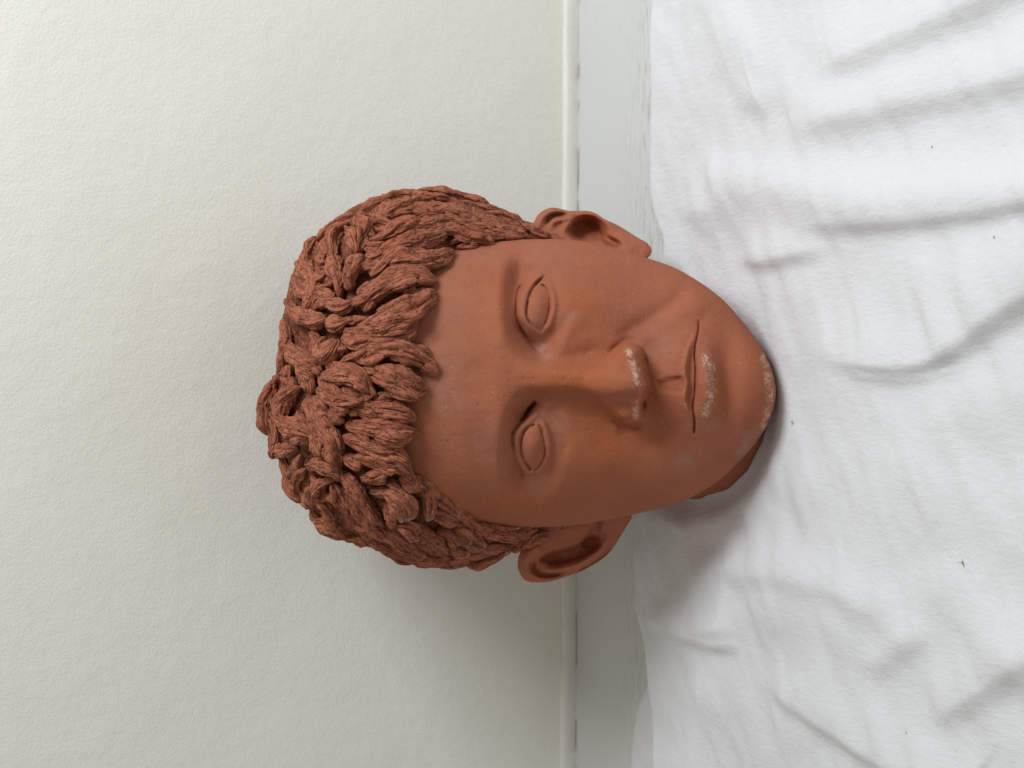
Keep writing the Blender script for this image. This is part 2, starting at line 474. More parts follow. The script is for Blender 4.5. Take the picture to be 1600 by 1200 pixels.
def face_relief(A, B):
    d = np.zeros(A.shape)
    # ---- forehead and brows
    d += 2.8 * gau(A, B, 786, 468, 14, 58, 0.03) + 2.8 * gau(A, B, 786, 705, 14, 52, -0.10)
    d += 1.2 * gau(A, B, 795, 590, 22, 34)
    d += 1.2 * gau(A, B, 715, 600, 55, 90)
    # ---- sockets
    d += -5.0 * inside(A, B, [(801, 522), (795, 482), (796, 440), (806, 408), (830, 412), (855, 425), (872, 460), (874, 500), (864, 540), (846, 564), (822, 552)], 19)
    d += -4.5 * gau(A, B, 845, 543, 17, 15, 0.3)
    d += groove(A, B, [(828, 408), (812, 424), (803, 452), (802, 484), (807, 512), (820, 534), (842, 556)], 4.2, 17, 0.3, 0.25, 2)
    d += groove(A, B, [(824, 772), (808, 752), (800, 722), (799, 690), (805, 662), (817, 644), (834, 628)], 3.8, 17, 0.3, 0.2, 2)
    d += -2.0 * gau(A, B, 812, 432, 13, 22, -0.45)
    d += -4.6 * inside(A, B, [(806, 640), (797, 670), (793, 710), (798, 745), (812, 768), (840, 775), (866, 745), (876, 700), (870, 660), (856, 630), (836, 617), (818, 622)], 19)
    d += -1.2 * gau(A, B, 811, 684, 12, 36, 0.14) - 3.8 * gau(A, B, 829, 640, 15, 14, -0.4)
    d += -1.4 * gau(A, B, 812, 735, 13, 20, 0.35)
    # eyeballs under the lids
    d += 5.6 * gau(A, B, 836, 476, 22, 30) + 5.2 * gau(A, B, 832, 697, 21, 29)
    # ---- upper eye (image top)
    d += ridge(A, B, [(852, 428), (836, 436), (822, 449), (815, 466), (814, 484), (817, 500), (830, 518)], 2.3, 7, 7, 0.1, 0.25)
    d += groove(A, B, U_CREASE, 2.6, 2.2, 0.08, 0.25)
    d += groove(A, B, U_LASH, 2.8, 2.0, 0.10, 0.25)
    d += groove(A, B, U_LOW, 1.6, 1.8, 0.10, 0.2)
    d += -0.7 * inside(A, B, U_LASH + U_LOW[::-1][1:], 3)
    d += 1.0 * gau(A, B, 842, 474, 10, 17)
    d += ridge(A, B, [(848, 440), (858, 448), (865, 466), (865, 486), (858, 508), (850, 524)], 1.6, 5, 6)
    d += -2.0 * gau(A, B, 843, 530, 12, 13, 0.5)
    d += groove(A, B, [(808, 492), (813, 510), (823, 526), (836, 541), (850, 553)], 2.6, 7, 0.3, 0.2, 2)
    d += groove(A, B, [(846, 560), (870, 560), (900, 554), (930, 545), (955, 538)], 0.6, 9, 0.25, 0.3, 2)
    d += groove(A, B, [(856, 632), (885, 640), (915, 648), (945, 654)], 0.9, 8, 0.25, 0.3, 2)
    # tear trough
    d += groove(A, B, [(850, 545), (862, 530), (876, 512), (888, 492), (894, 475)], 1.6, 9, 0.1, 0.4, 2)
    d += 1.0 * gau(A, B, 900, 450, 25, 40)
    # ---- lower eye (image bottom)
    d += ridge(A, B, [(846, 640), (832, 652), (818, 664), (809, 680), (807, 697), (809, 715), (818, 732), (834, 748)], 2.3, 6, 6, 0.1, 0.2)
    d += groove(A, B, L_CREASE, 1.8, 1.8, 0.02, 0.35)
    d += groove(A, B, [(838, 627), (829, 637), (819, 653), (811, 664)], 6.5, 2.6, 0.08, 0.5, 2)
    d += groove(A, B, L_CRACK2, 1.6, 2.4, 0.1, 0.3)
    d += groove(A, B, L_UP, 2.3, 1.9, 0.05, 0.05) + groove(A, B, L_LOW, 1.6, 1.8, 0.1, 0.05)
    d += groove(A, B, [(833, 737), (838, 744), (841, 757)], 0.8, 2.4, 0.1, 0.5)
    d += 0.9 * gau(A, B, 833, 698, 10, 17)
    d += ridge(A, B, [(836, 655), (848, 660), (857, 680), (859, 703), (855, 722), (842, 742)], 1.6, 5, 6)
    d += groove(A, B, [(852, 636), (866, 650), (880, 672), (884, 700), (876, 730)], 1.3, 10, 0.15, 0.35, 2)
    # ---- nose
    hN = smooth_interp(A, [795, 815, 835, 855, 880, 910, 940, 962, 980, 1000], [0, 1.8, 4.8, 7.6, 10.6, 13.4, 15.6, 16.0, 15.4, 14.0])
    wN = smooth_interp(A, [800, 830, 860, 900, 935, 960, 985, 1010], [32, 23, 21.5, 23.5, 26.5, 29, 29, 28])
    bN = smooth_interp(A, [800, 850, 900, 950, 985, 1020], [591, 591, 594, 598, 600, 600])
    end = 1 - sstep(-7, 6, A - 1002 + 4.0 * ((B - 600) / 40.0) ** 2 - 4 * np.exp(-((B - 600) / 12.0) ** 2))
    rel = np.abs(B - bN) / wN
    d += hN * np.exp(-(rel / 1.06) ** 2.9) * end
    d += 11.5 * sstep(905, 968, A) * inside(A, B, [(905, 600), (925, 582), (948, 566), (962, 550), (978, 540), (992, 541), (1001, 549), (1003, 562), (1006, 582), (1009, 600), (1005, 615), (1001, 630), (1002, 644), (994, 656), (980, 659), (965, 652), (950, 636), (928, 618)], 7)
    d += 4.5 * gau(A, B, 984, 553, 11, 9) + 4.5 * gau(A, B, 983, 646, 11, 9)
    d += 3.0 * gau(A, B, 984, 600, 15, 17) * end
    d += groove(A, B, [(950, 556), (962, 543), (978, 532), (994, 533), (1004, 541)], 1.8, 6, 0.25, 0.3, 2)
    d += groove(A, B, [(955, 643), (964, 656), (978, 666), (994, 666), (1004, 656)], 2.4, 6, 0.25, 0.3, 2)
    d += groove(A, B, [(968, 572), (984, 574), (1000, 576)], 1.2, 6, 0.3, 0.1, 2) + groove(A, B, [(968, 627), (984, 625), (1000, 622)], 1.4, 6, 0.3, 0.1, 2)
    d += -2.4 * gau(A, B, 1006, 561, 3, 8) - 3.4 * gau(A, B, 1004, 632, 2.6, 8)
    d += -1.2 * gau(A, B, 1016, 600, 10, 55)
    # cheeks beside the nose
    d += 4.6 * gau(A, B, 930, 468, 42, 38, -0.3) + 4.4 * gau(A, B, 935, 727, 45, 36, 0.3)
    d += 1.5 * gau(A, B, 880, 405, 40, 26) + 1.5 * gau(A, B, 885, 790, 40, 26)
    # ---- smile folds
    dd, t, s = poly_dist(A, B, [(955, 535), (985, 516), (1018, 496), (1046, 476), (1068, 452), (1084, 436)], 60)
    d += -2.2 * np.exp(-(dd / 15) ** 2) * taper(t, 0.2, 0.25) - 0.25 * np.exp(-(dd / 9) ** 2) * taper(t, 0.1, 0.5)
    d += 1.5 * np.exp(-((dd - 20) / 13) ** 2) * (s > 0) * taper(t, 0.25, 0.1) * 0.6
    d += ridge(A, B, [(1062, 462), (1085, 462), (1112, 474), (1140, 497)], 1.6, 10, 12, 0.3, 0.5)
    d += groove(A, B, [(962, 664), (985, 676), (1012, 692), (1035, 705)], 2.0, 14, 0.2, 0.4, 2)
    d += -1.6 * gau(A, B, 1035, 665, 20, 22, 0.5)
    # ---- mouth
    d += 6.0 * gau(A, B, 1080, 595, 40, 72)
    d += groove(A, B, [(1031, 591), (1050, 590), (1066, 588)], 0.7, 3.0, 0.3, 0.05)
    d += groove(A, B, [(1034, 611), (1050, 611), (1066, 612)], 0.35, 3.0, 0.3, 0.1)
    d += -2.0 * inside(A, B, [(1026, 596), (1050, 591), (1067, 590), (1068, 611), (1050, 611), (1031, 607)], 4.5)
    d += ridge(A, B, [(1090, 512), (1082, 530), (1074, 550), (1068, 580), (1071, 598), (1067, 614), (1071, 636), (1080, 660)], 2.6, 9, 4.0, 0.25, 0.25)
    d += groove(A, B, [(1088, 520), (1081, 548), (1079, 575), (1080, 600), (1079, 625), (1082, 650)], 1.9, 6, 0.2, 0.2, 2)
    d += groove(A, B, MOUTH, 2.4, 1.55, 0.06, 0.06, 1.5)
    d += groove(A, B, [(1084, 640), (1085.5, 657), (1084.5, 680)], 1.0, 1.8, 0.3, 0.2, 2)
    d += 5.5 * gau(A, B, 1104, 594, 10.5, 37) + 0.8 * gau(A, B, 1106, 572, 8, 14) + 0.8 * gau(A, B, 1105, 618, 8, 14)
    d += -3.2 * gau(A, B, 1136, 597, 11, 40)
    d += 1.6 * gau(A, B, 1092, 481, 9, 9) - 1.2 * gau(A, B, 1096, 497, 8, 9)
    d += -0.8 * gau(A, B, 1086, 690, 10, 10)
    # ---- chin
    d += 4.2 * gau(A, B, 1172, 604, 22, 50)
    d += -1.0 * gau(A, B, 1135, 520, 22, 22) - 1.0 * gau(A, B, 1135, 680, 22, 22)
    return d

DUST_STROKES = [
    ([(983, 550), (988, 565), (993, 580), (997, 596)], 12, 1.0), ([(1000, 596), (1012, 597), (1026, 594)], 7, 0.75),
    ([(996, 598), (985, 605), (974, 612)], 6, 0.8), ([(992, 628), (993, 640), (994, 650)], 9, 1.0),
    ([(1068, 580), (1073, 595), (1069, 612), (1072, 638)], 4.5, 0.85),
    ([(1104, 556), (1110, 575), (1112, 598), (1110, 620), (1104, 642)], 13, 1.0),
    ([(1192, 555), (1199, 585), (1203, 610), (1200, 640), (1192, 668)], 10, 1.0),
    ([(1096, 480), (1097, 492)], 8, 0.45), ([(1050, 470), (1080, 500)], 14, 0.22), ([(870, 470), (930, 500)], 30, 0.16)]
BLOOM = [(1072, 722, 12, 10, 1.2), (1083, 725, 6, 6, 1.2), (1110, 661, 9, 8, 1.0), (1162, 700, 10, 12, 1.4), (1176, 680, 14, 8, 1.0), (846, 540, 10, 18, 1.0), (852, 556, 7, 8, 1.1),
         (888, 492, 12, 8, 0.7), (826, 503, 6, 10, 0.9), (700, 480, 40, 60, 0.5), (690, 600, 30, 60, 0.75), (845, 648, 16, 12, 0.6), (870, 668, 20, 22, 0.5), (1035, 545, 22, 30, 0.55),
         (770, 690, 40, 40, 0.35), (838, 752, 10, 12, 0.8), (850, 400, 30, 20, 0.3), (740, 400, 30, 14, 0.5)]
ORANGE = [(900, 590, 60, 22, 1.0), (905, 480, 22, 20, 0.8), (968, 550, 16, 14, 0.9), (965, 650, 18, 14, 0.8), (770, 440, 40, 30, 0.45), (940, 690, 60, 40, 0.6), (680, 660, 18, 20, 0.9), (800, 800, 60, 20, 0.4), (870, 790, 50, 20, 0.5), (1100, 620, 16, 20, 0.4), (1150, 600, 30, 50, 0.25)]

def neck_world_floor(): return 0.001

# the clay head stands on an Empty at the base of its neck
BASE = (-4.0, None, None)
base_w = Vector((-0.004, 0.045, 0.0))
head_root = bpy.data.objects.new('clay_head', None)
COL.objects.link(head_root)
head_root.empty_display_size = 0.05
head_root.location = base_w
tag(head_root, 'life size terracotta head with closed mouth, blank eyes and thick scored hair locks', 'sculpture')

def pack(x, u, z):
    """head frame mm -> metres relative to the root"""
    X, Y, Z = head_to_world(x, u, z)
    return np.stack([X - base_w.x, Y - base_w.y, Z - base_w.z], -1)

def make_head():
    x, u, z, s = head_grid()
    A, B = to_px(x, u, z)
    front = sstep(0.05, 0.30, s)
    d = face_relief(A, B) * front
    # hand-smoothed clay: slow unevenness, thumb flats and fine drag
    d += front * (0.55 * vnoise(x / 17, u / 17, 0.5, 11) + 0.28 * vnoise(x / 7, u / 9, 1.5, 12) + 0.09 * vnoise(x / 2.6, u / 3.2, 2.5, 13))
    pit = vnoise(x / 1.5, u / 1.5, 4.5, 15)
    d -= front * 0.30 * sstep(0.62, 0.80, pit) * sstep(-0.2, 0.5, vnoise(x / 14, u / 14, 6.5, 16))
    scr = vnoise(x / 9 + u / 30, u / 1.1, 7.5, 17)
    d -= front * 0.10 * np.exp(-(scr / 0.10) ** 2) * sstep(0.1, 0.6, vnoise(x / 18, u / 18, 8.5, 18))
    z2 = z + d
    k = (DIST - z2) / (DIST - z)
    x, u, z = x * k, u * k, z2
    side = (1 - front) * 0.5
    x = x + side * 0.8 * vnoise(u / 12, z / 12, 3.3, 14) * np.sign(x)
    dust = np.zeros(A.shape); bloom = np.zeros(A.shape); orange = np.zeros(A.shape)
    for pts, w, a in DUST_STROKES:
        dd, t, _ = poly_dist(A, B, pts, 4 * w)
        dust = np.maximum(dust, a * np.exp(-(dd / (1.25 * w)) ** 2))
    dust = dust * (0.92 + 0.24 * vnoise(A / 8, B / 8, 0.7, 73) + 0.22 * vnoise(A / 3, B / 3, 0.7, 74))
    for a, b, sa, sb, q in BLOOM: bloom = np.maximum(bloom, q * gau(A, B, a, b, sa, sb))
    for a, b, sa, sb, q in ORANGE: orange = np.maximum(orange, q * gau(A, B, a, b, sa, sb))
    return mesh_from_grid('face', pack(x, u, z), True, CLAY, head_root,
                          {'dust': (dust * front).ravel(), 'bloom': (bloom * front).ravel(), 'orange': (orange * front).ravel()})
face = make_head()
face['label'] = 'smooth terracotta face with pale worn nose tip, lips and chin'

# ------------------------------------------------------------------ neck
def make_neck():
    n, m = 160, 40
    th = np.linspace(0, 2 * math.pi, n, endpoint=False)
    V = np.zeros((m + 2, n, 3))
    for i in range(m + 1):
        t = i / m
        h = 0.0006 + 0.105 * t
        flare = 1 + 0.10 * (1 - t) ** 3 - 0.16 * t
        cy = 0.054 + 0.014 * t
        wx, wy = 0.0470 * flare, 0.068 * flare
        if i == 0: wx, wy = wx * 0.985, wy * 0.985
        nz = 0.0010 * vnoise(np.cos(th) * 3, np.sin(th) * 3, t * 4, 21) + 0.0005 * vnoise(np.cos(th) * 9, np.sin(th) * 9, t * 9, 22)
        V[i, :, 0] = -0.0115 + (wx + nz) * np.cos(th)
        V[i, :, 1] = cy + (wy + nz) * np.sin(th)
        V[i, :, 2] = h + (0.0006 * vnoise(np.cos(th) * 4, np.sin(th) * 4, 0, 23) if i == 0 else 0)
    V[m + 1] = V[m].mean(0)
    V = np.concatenate([np.broadcast_to(V[0].mean(0), (1, n, 3)), V])
    V = V - np.array(base_w)
    z = np.zeros(V.shape[0] * n)
    return mesh_from_grid('neck', V, True, CLAY, head_root, {'dust': z, 'bloom': z, 'orange': z})
make_neck()

# ------------------------------------------------------------------ ears
def make_ear(outline, relief, z_of, label):
    C = catmull(list(outline) + [outline[0]], 181)[:-1]
    c = C.mean(0)
    nr = 46
    rings = np.sin(np.linspace(0, 1, nr) * math.pi / 2)          # denser towards the rim
    P = c[None, None] + (C - c)[None] * rings[:, None, None]
    A, B = P[..., 0], P[..., 1]
    edge = np.sqrt(np.clip(1 - rings ** 6, 0, 1))[:, None]       # rounded rim
    z0 = z_of(A, B)
    zf = z0 + relief(A, B) * sstep(0, 0.55, edge) + 3.2 * (edge - 1)
    zf = zf + 0.7 * vnoise(A / 14, B / 14, 0, 31) + 0.25 * vnoise(A / 4.5, B / 4.5, 0, 32)
    zb = np.minimum(z0 - 4.2 - 3.6 * edge, zf - 0.6 - 3.0 * edge) + 0.5 * vnoise(A / 18, B / 18, 7, 33)
    xf, uf = from_px(A, B, zf); xb, ub = from_px(A, B, z0)
    Vf, Vb = pack(xf, uf, zf), pack(xb, ub, zb)
    V = np.concatenate([Vf, Vb[::-1]])
    n = V.shape[0] * V.shape[1]
    zz = np.zeros(n)
    bl = np.concatenate([0.35 * sstep(-1, 2, relief(A, B)), 0 * A]).ravel()
    o = mesh_from_grid('ear', V, True, CLAY, head_root, {'dust': zz, 'bloom': bl, 'orange': zz + 0.2})
    if label: o['label'] = label
    return o

U_EAR = [(832, 349), (839, 336), (849, 328), (862, 324), (875, 326), (887, 329), (901, 329), (917, 329), (930, 333), (944, 342), (962, 350), (979, 360), (995, 370),
         (1009, 378), (1017, 388), (1016, 396), (1009, 403), (985, 412), (950, 408), (910, 402), (870, 394), (843, 378)]
def u_relief(A, B):
    r = ridge(A, B, [(838, 368), (842, 346), (856, 332), (872, 330), (890, 333), (915, 333), (938, 342), (960, 354), (985, 368)], 3.6, 7, 6, 0.05, 0.3)
    r += groove(A, B, [(850, 354), (855, 344), (864, 337), (878, 335), (896, 337)], 5.5, 4.4, 0.2, 0.35, 2)
    r += ridge(A, B, [(852, 358), (864, 346), (880, 341), (896, 339)], 2.0, 4, 5)
    r += groove(A, B, [(864, 357), (872, 350), (880, 347)], 2.0, 4.5, 0.2, 0.3, 2)
    r += ridge(A, B, [(876, 366), (886, 354), (898, 344), (915, 338)], 1.8, 4, 4)
    r += -16.0 * inside(A, B, [(888, 360), (898, 347), (912, 341), (928, 342), (939, 352), (944, 364), (936, 374), (915, 378), (898, 372)], 8)
    r += -8.0 * inside(A, B, [(940, 362), (952, 370), (966, 378), (968, 384), (955, 384), (942, 376)], 4)
    r += 3.5 * gau(A, B, 922, 376, 9, 6)
    r += 2.2 * gau(A, B, 985, 380, 20, 12) - 0.8 * gau(A, B, 963, 358, 8, 5)
    return r
make_ear(U_EAR, u_relief, lambda A, B: -88 + 0.30 * (B - 370) * 0.9, 'right ear in view beside the window-lit cheek')

L_EAR = [(810, 881), (811, 890), (818, 903), (828, 909), (846, 910), (862, 908), (885, 901), (909, 892), (937, 876), (955, 861), (969, 840), (981, 820), (988, 806), (978, 792),
         (945, 790), (905, 798), (868, 815), (842, 838), (822, 857), (813, 866)]
def l_relief(A, B):
    r = ridge(A, B, [(845, 853), (826, 868), (821, 885), (828, 900), (848, 904), (872, 899)], 3.4, 8, 7, 0.05, 0.4)
    r += groove(A, B, [(838, 872), (833, 884), (839, 894), (852, 898), (876, 895), (900, 887)], 6.0, 4.0, 0.2, 0.4, 2)
    r += ridge(A, B, [(842, 882), (858, 890), (880, 889), (905, 881), (925, 870), (942, 855), (948, 838), (946, 822)], 4.4, 5, 5, 0.15, 0.2)
    r += groove(A, B, [(895, 895), (920, 884), (945, 866), (960, 842)], 3.0, 4, 0.2, 0.3, 2)
    r += -9.5 * inside(A, B, [(846, 874), (858, 864), (880, 858), (905, 850), (922, 838), (934, 840), (936, 852), (920, 864), (895, 874), (866, 880)], 5)
    r += -3.5 * inside(A, B, [(908, 848), (920, 832), (928, 816), (938, 812), (938, 828), (934, 848), (920, 856)], 4)
    r += ridge(A, B, [(876, 868), (892, 870), (908, 864)], 2.0, 4, 4)
    r += 2.0 * gau(A, B, 965, 812, 14, 14)
    return r
make_ear(L_EAR, l_relief, lambda A, B: -88 - 0.27 * (B - 825) * 0.9, 'left ear in view on the shaded side')

# ------------------------------------------------------------------ hair
HAIR_TAB = [  # px, upper, lower, zmid, zf, zb
    (431, 590, 640, -86, -86, -86), (435, 545, 680, -86, -68, -110), (444, 480, 714, -84, -52, -128), (460, 418, 752, -82, -38, -145), (488, 375, 800, -80, -22, -158),
    (528, 342, 832, -79, -9, -166), (570, 316, 850, -78, -1, -170), (620, 300, 874, -78, 2, -172), (650, 298, 881, -78, -1, -172), (670, 297, 884, -78, -5, -172), (700, 299, 885, -78, -13, -172),
    (735, 308, 882, -78, -19, -172), (770, 322, 873, -78, -25, -170), (810, 343, 856, -78, -32, -168), (845, 364, 838, -76, -38, -164), (880, 378, 826, -74, -42, -158), (915, 386, 818, -72, -46, -154)]
HT = np.array(HAIR_TAB, float)
HD = catmull(HT, 600)
def hair_z(A, B):
    """height of the hair mass over a photo point"""
    up, lo = np.interp(A, HD[:, 0], HD[:, 1]), np.interp(A, HD[:, 0], HD[:, 2])
    zm, zf = np.interp(A, HD[:, 0], HD[:, 3]), np.interp(A, HD[:, 0], HD[:, 4])
    q = np.clip((B - (up + lo) / 2) / ((lo - up) / 2), -0.985, 0.985)
    return zm + (zf - zm) * np.sqrt(1 - np.abs(q) ** 2.15)
HDD = catmull(np.array(HEAD_TAB, float), 600)
def skin_z(A, B):
    up, lo = np.interp(A, HDD[:, 0], HDD[:, 1]), np.interp(A, HDD[:, 0], HDD[:, 2])
    zm, zf = np.interp(A, HDD[:, 0], HDD[:, 3]), np.interp(A, HDD[:, 0], HDD[:, 4])
    q = np.clip((B - (up + lo) / 2) / ((lo - up) / 2), -1, 1)
    return zm + (zf + 1.0 - zm) * np.sqrt(1 - np.abs(q) ** 2.2)
HL = np.array([(360, 890), (370, 880), (374, 862), (378, 800), (384, 745), (395, 712), (410, 690), (440, 668), (480, 662), (520, 650), (560, 645), (600, 646), (650, 640), (690, 634), (730, 636),
               (750, 650), (775, 688), (795, 722), (812, 775), (822, 840), (830, 880), (840, 890)], float)
def hairline(B): return np.interp(B, HL[:, 0], HL[:, 1])

FLOW = []      # px, py, dx, dy
def flow(A, B):
    f = np.array(FLOW)
    A, B = np.asarray(A, float), np.asarray(B, float)
    d2 = (A[..., None] - f[:, 0]) ** 2 + (B[..., None] - f[:, 1]) ** 2 + 150
    w = d2 ** -1.6
    vx, vy = (w * f[:, 2]).sum(-1), (w * f[:, 3]).sum(-1)
    l = np.hypot(vx, vy) + 1e-9
    return vx / l, vy / l

# hand placed locks: points (px, py), width px, height mm, lift mm, pale tip
LOCKS = [
    # fringe over the forehead
    ([(562, 478), (596, 450), (638, 431), (679, 440)], 37, 7.5, 4.5, 0), ([(556, 514), (598, 504), (640, 484), (680, 458)], 42, 8.0, 5.0, 0),
    ([(536, 520), (580, 524), (622, 522), (650, 508)], 26, 5.5, 2.5, 0), ([(534, 534), (575, 541), (612, 540), (634, 533)], 24, 5.0, 2.0, 0),
    ([(572, 556), (618, 546), (656, 560), (681, 588)], 30, 7.0, 5.0, 0.25), ([(566, 578), (606, 590), (640, 606), (665, 612)], 44, 7.5, 4.0, 0),
    ([(500, 592), (530, 585), (556, 590), (577, 613)], 34, 7.5, 5.0, 0.4), ([(494, 606), (520, 622), (546, 626), (571, 620)], 27, 6.5, 3.5, 0),
    ([(516, 628), (530, 638), (544, 640)], 19, 6.0, 4.5, 0.4), ([(552, 634), (592, 640), (626, 646), (648, 656)], 30, 6.0, 3.0, 0),
    ([(540, 664), (590, 672), (626, 680), (652, 676)], 36, 7.0, 4.0, 0), ([(534, 682), (580, 698), (620, 712), (642, 728)], 30, 6.5, 3.0, 0),
    ([(552, 716), (590, 722), (624, 728), (645, 750)], 30, 6.5, 4.0, 0), ([(566, 748), (585, 748), (604, 742)], 24, 6.0, 3.0, 0),
    ([(598, 766), (614, 776), (628, 790), (632, 812)], 46, 8.5, 5.0, 0.75), ([(656, 758), (668, 778), (672, 796), (669, 812)], 19, 6.0, 4.0, 0.7),
    ([(644, 744), (676, 768), (706, 792), (740, 818)], 20, 5.0, 2.5, 0), ([(672, 764), (700, 782), (724, 806), (748, 828)], 14, 4.5, 2.5, 0.2),
    ([(664, 800), (690, 808), (716, 818)], 20, 6.0, 3.5, 0.35), ([(622, 818), (640, 826), (646, 842)], 28, 7.0, 4.5, 0.8), ([(650, 826), (674, 838), (688, 856)], 26, 6.0, 3.5, 0.5),
    ([(684, 826), (704, 836), (712, 852)], 20, 6.0, 3.5, 0.55), ([(706, 822), (726, 832), (738, 846)], 20, 6.0, 3.5, 0.7), ([(720, 812), (752, 828), (790, 838)], 16, 4.5, 2.5, 0.2), ([(760, 826), (800, 834), (850, 838)], 14, 4.0, 1.5, 0.15),
    ([(790, 838), (815, 846), (838, 850)], 14, 4.5, 2.0, 0.35),
    # the long parting and the locks beside it
    ([(474, 628), (498, 656), (520, 690), (530, 722)], 26, 7.0, 3.5, 0), ([(488, 668), (500, 694), (510, 716)], 22, 6.5, 3.5, 0.3), ([(512, 694), (522, 708), (528, 724)], 26, 7.0, 4.0, 0.55),
    ([(534, 736), (556, 764), (576, 792), (600, 822)], 24, 6.0, 3.0, 0.2), ([(540, 762), (566, 800), (600, 834), (630, 852)], 20, 6.0, 2.5, 0.25),
    ([(552, 772), (590, 820), (640, 862), (690, 876)], 18, 5.5, 2.5, 0.3), ([(526, 776), (556, 812), (590, 846), (630, 870)], 20, 5.5, 2.0, 0.15), ([(600, 846), (640, 868), (690, 872), (734, 862)], 22, 5.5, 2.5, 0.4),
    ([(660, 850), (700, 866), (750, 862), (790, 852)], 20, 5.0, 2.0, 0.3), ([(486, 790), (510, 820), (546, 842)], 24, 6.0, 2.0, 0), ([(520, 812), (548, 838), (582, 852)], 20, 6.0, 2.5, 0),
    # crown, shaded side
    ([(440, 586), (420, 616), (414, 650), (418, 680)], 26, 7.0, 2.5, 0), ([(446, 604), (432, 640), (428, 680), (430, 712)], 22, 6.5, 2.5, 0), ([(470, 606), (450, 622), (440, 646), (452, 664)], 26, 7.5, 4.5, 0.15),
    ([(436, 650), (452, 668), (474, 676), (490, 682)], 34, 7.5, 4.0, 0.2), ([(470, 594), (482, 600), (486, 612)], 22, 6.5, 4.0, 0), ([(466, 700), (446, 704), (430, 710), (428, 716)], 24, 6.5, 3.0, 0),
    ([(470, 724), (452, 744), (456, 770), (474, 786)], 24, 6.5, 3.0, 0), ([(478, 732), (466, 752), (470, 776)], 18, 6.0, 3.0, 0), ([(480, 728), (504, 730), (528, 738)], 22, 6.5, 4.0, 0.5),
    ([(526, 748), (506, 756), (492, 768), (492, 786)], 18, 6.5, 4.5, 0.5), ([(520, 754), (526, 768), (522, 780)], 18, 6.0, 3.0, 0), ([(500, 786), (516, 776), (536, 784), (546, 806)], 20, 6.0, 2.5, 0.2),
    # crown, lit side
    ([(500, 560), (484, 566), (476, 578), (492, 590)], 26, 7.0, 3.5, 0), ([(448, 540), (462, 556), (480, 566), (496, 574)], 28, 7.0, 3.5, 0), ([(510, 528), (500, 544), (512, 556), (530, 534)], 22, 7.0, 4.0, 0),
    ([(442, 500), (450, 530), (444, 560), (440, 590)], 24, 6.0, 2.0, 0), ([(474, 500), (486, 476), (494, 452), (500, 432)], 22, 6.0, 2.5, 0), ([(446, 470), (464, 492), (490, 502), (510, 498)], 24, 6.5, 2.5, 0),
    ([(530, 468), (528, 440), (524, 418), (516, 402)], 20, 6.5, 3.0, 0), ([(548, 456), (546, 436), (556, 414), (566, 404)], 26, 7.5, 4.5, 0), ([(508, 484), (520, 474), (536, 482), (552, 476)], 20, 6.5, 3.5, 0),
    ([(462, 412), (478, 424), (490, 444), (496, 468)], 20, 6.0, 2.5, 0), ([(494, 372), (484, 390), (478, 410), (484, 424)], 24, 6.0, 1.0, 0), ([(546, 350), (526, 362), (514, 384), (522, 406)], 28, 7.5, 4.5, 0),
    ([(556, 338), (572, 352), (566, 372), (560, 392)], 22, 7.0, 4.0, 0), ([(540, 356), (552, 372), (558, 396)], 18, 6.5, 4.0, 0), ([(552, 336), (534, 346), (512, 362), (496, 378)], 20, 5.0, -1.0, 0),
    # swept back along the lit side
    ([(564, 412), (600, 396), (644, 380), (696, 366)], 26, 6.0, 3.0, 0), ([(580, 428), (612, 408), (650, 402), (690, 404)], 28, 6.5, 3.5, 0), ([(600, 446), (630, 418), (668, 408), (706, 392)], 24, 6.0, 3.0, 0),
    ([(646, 420), (672, 414), (694, 404), (708, 394)], 18, 5.0, 2.5, 0), ([(574, 380), (600, 372), (630, 352), (660, 348)], 24, 6.0, 2.5, 0), ([(568, 356), (596, 338), (624, 322), (650, 316)], 26, 5.5, 2.0, 0),
    ([(556, 338), (590, 318), (626, 306), (664, 306)], 22, 5.0, -1.5, 0), ([(660, 368), (700, 362), (740, 372), (772, 374)], 22, 5.0, 2.0, 0), ([(630, 372), (664, 352), (700, 344), (736, 352)], 20, 5.0, 2.0, 0),
]
for pts, w, h, l, d in LOCKS:
    C = catmull(pts, 5)
    for q in range(4):
        m, v = (C[q] + C[q + 1]) / 2, C[q + 1] - C[q]
        v = v / (np.linalg.norm(v) + 1e-9)
        FLOW.append((m[0], m[1], v[0], v[1]))
for a, b, dx, dy in [(700, 320, 1, 0.35), (740, 330, 1, 0.4), (780, 345, 1, 0.35), (820, 362, 1, 0.3), (640, 305, 1, 0.15), (760, 362, 1, 0.1), (720, 350, 1, 0.15), (720, 880, 1, -0.1), (770, 868, 1, -0.3), (800, 855, 1, -0.25), (600, 868, 1, 0.6), (680, 885, 1, 0.1)]:
    for _ in range(3): FLOW.append((a, b, dx / math.hypot(dx, dy), dy / math.hypot(dx, dy)))

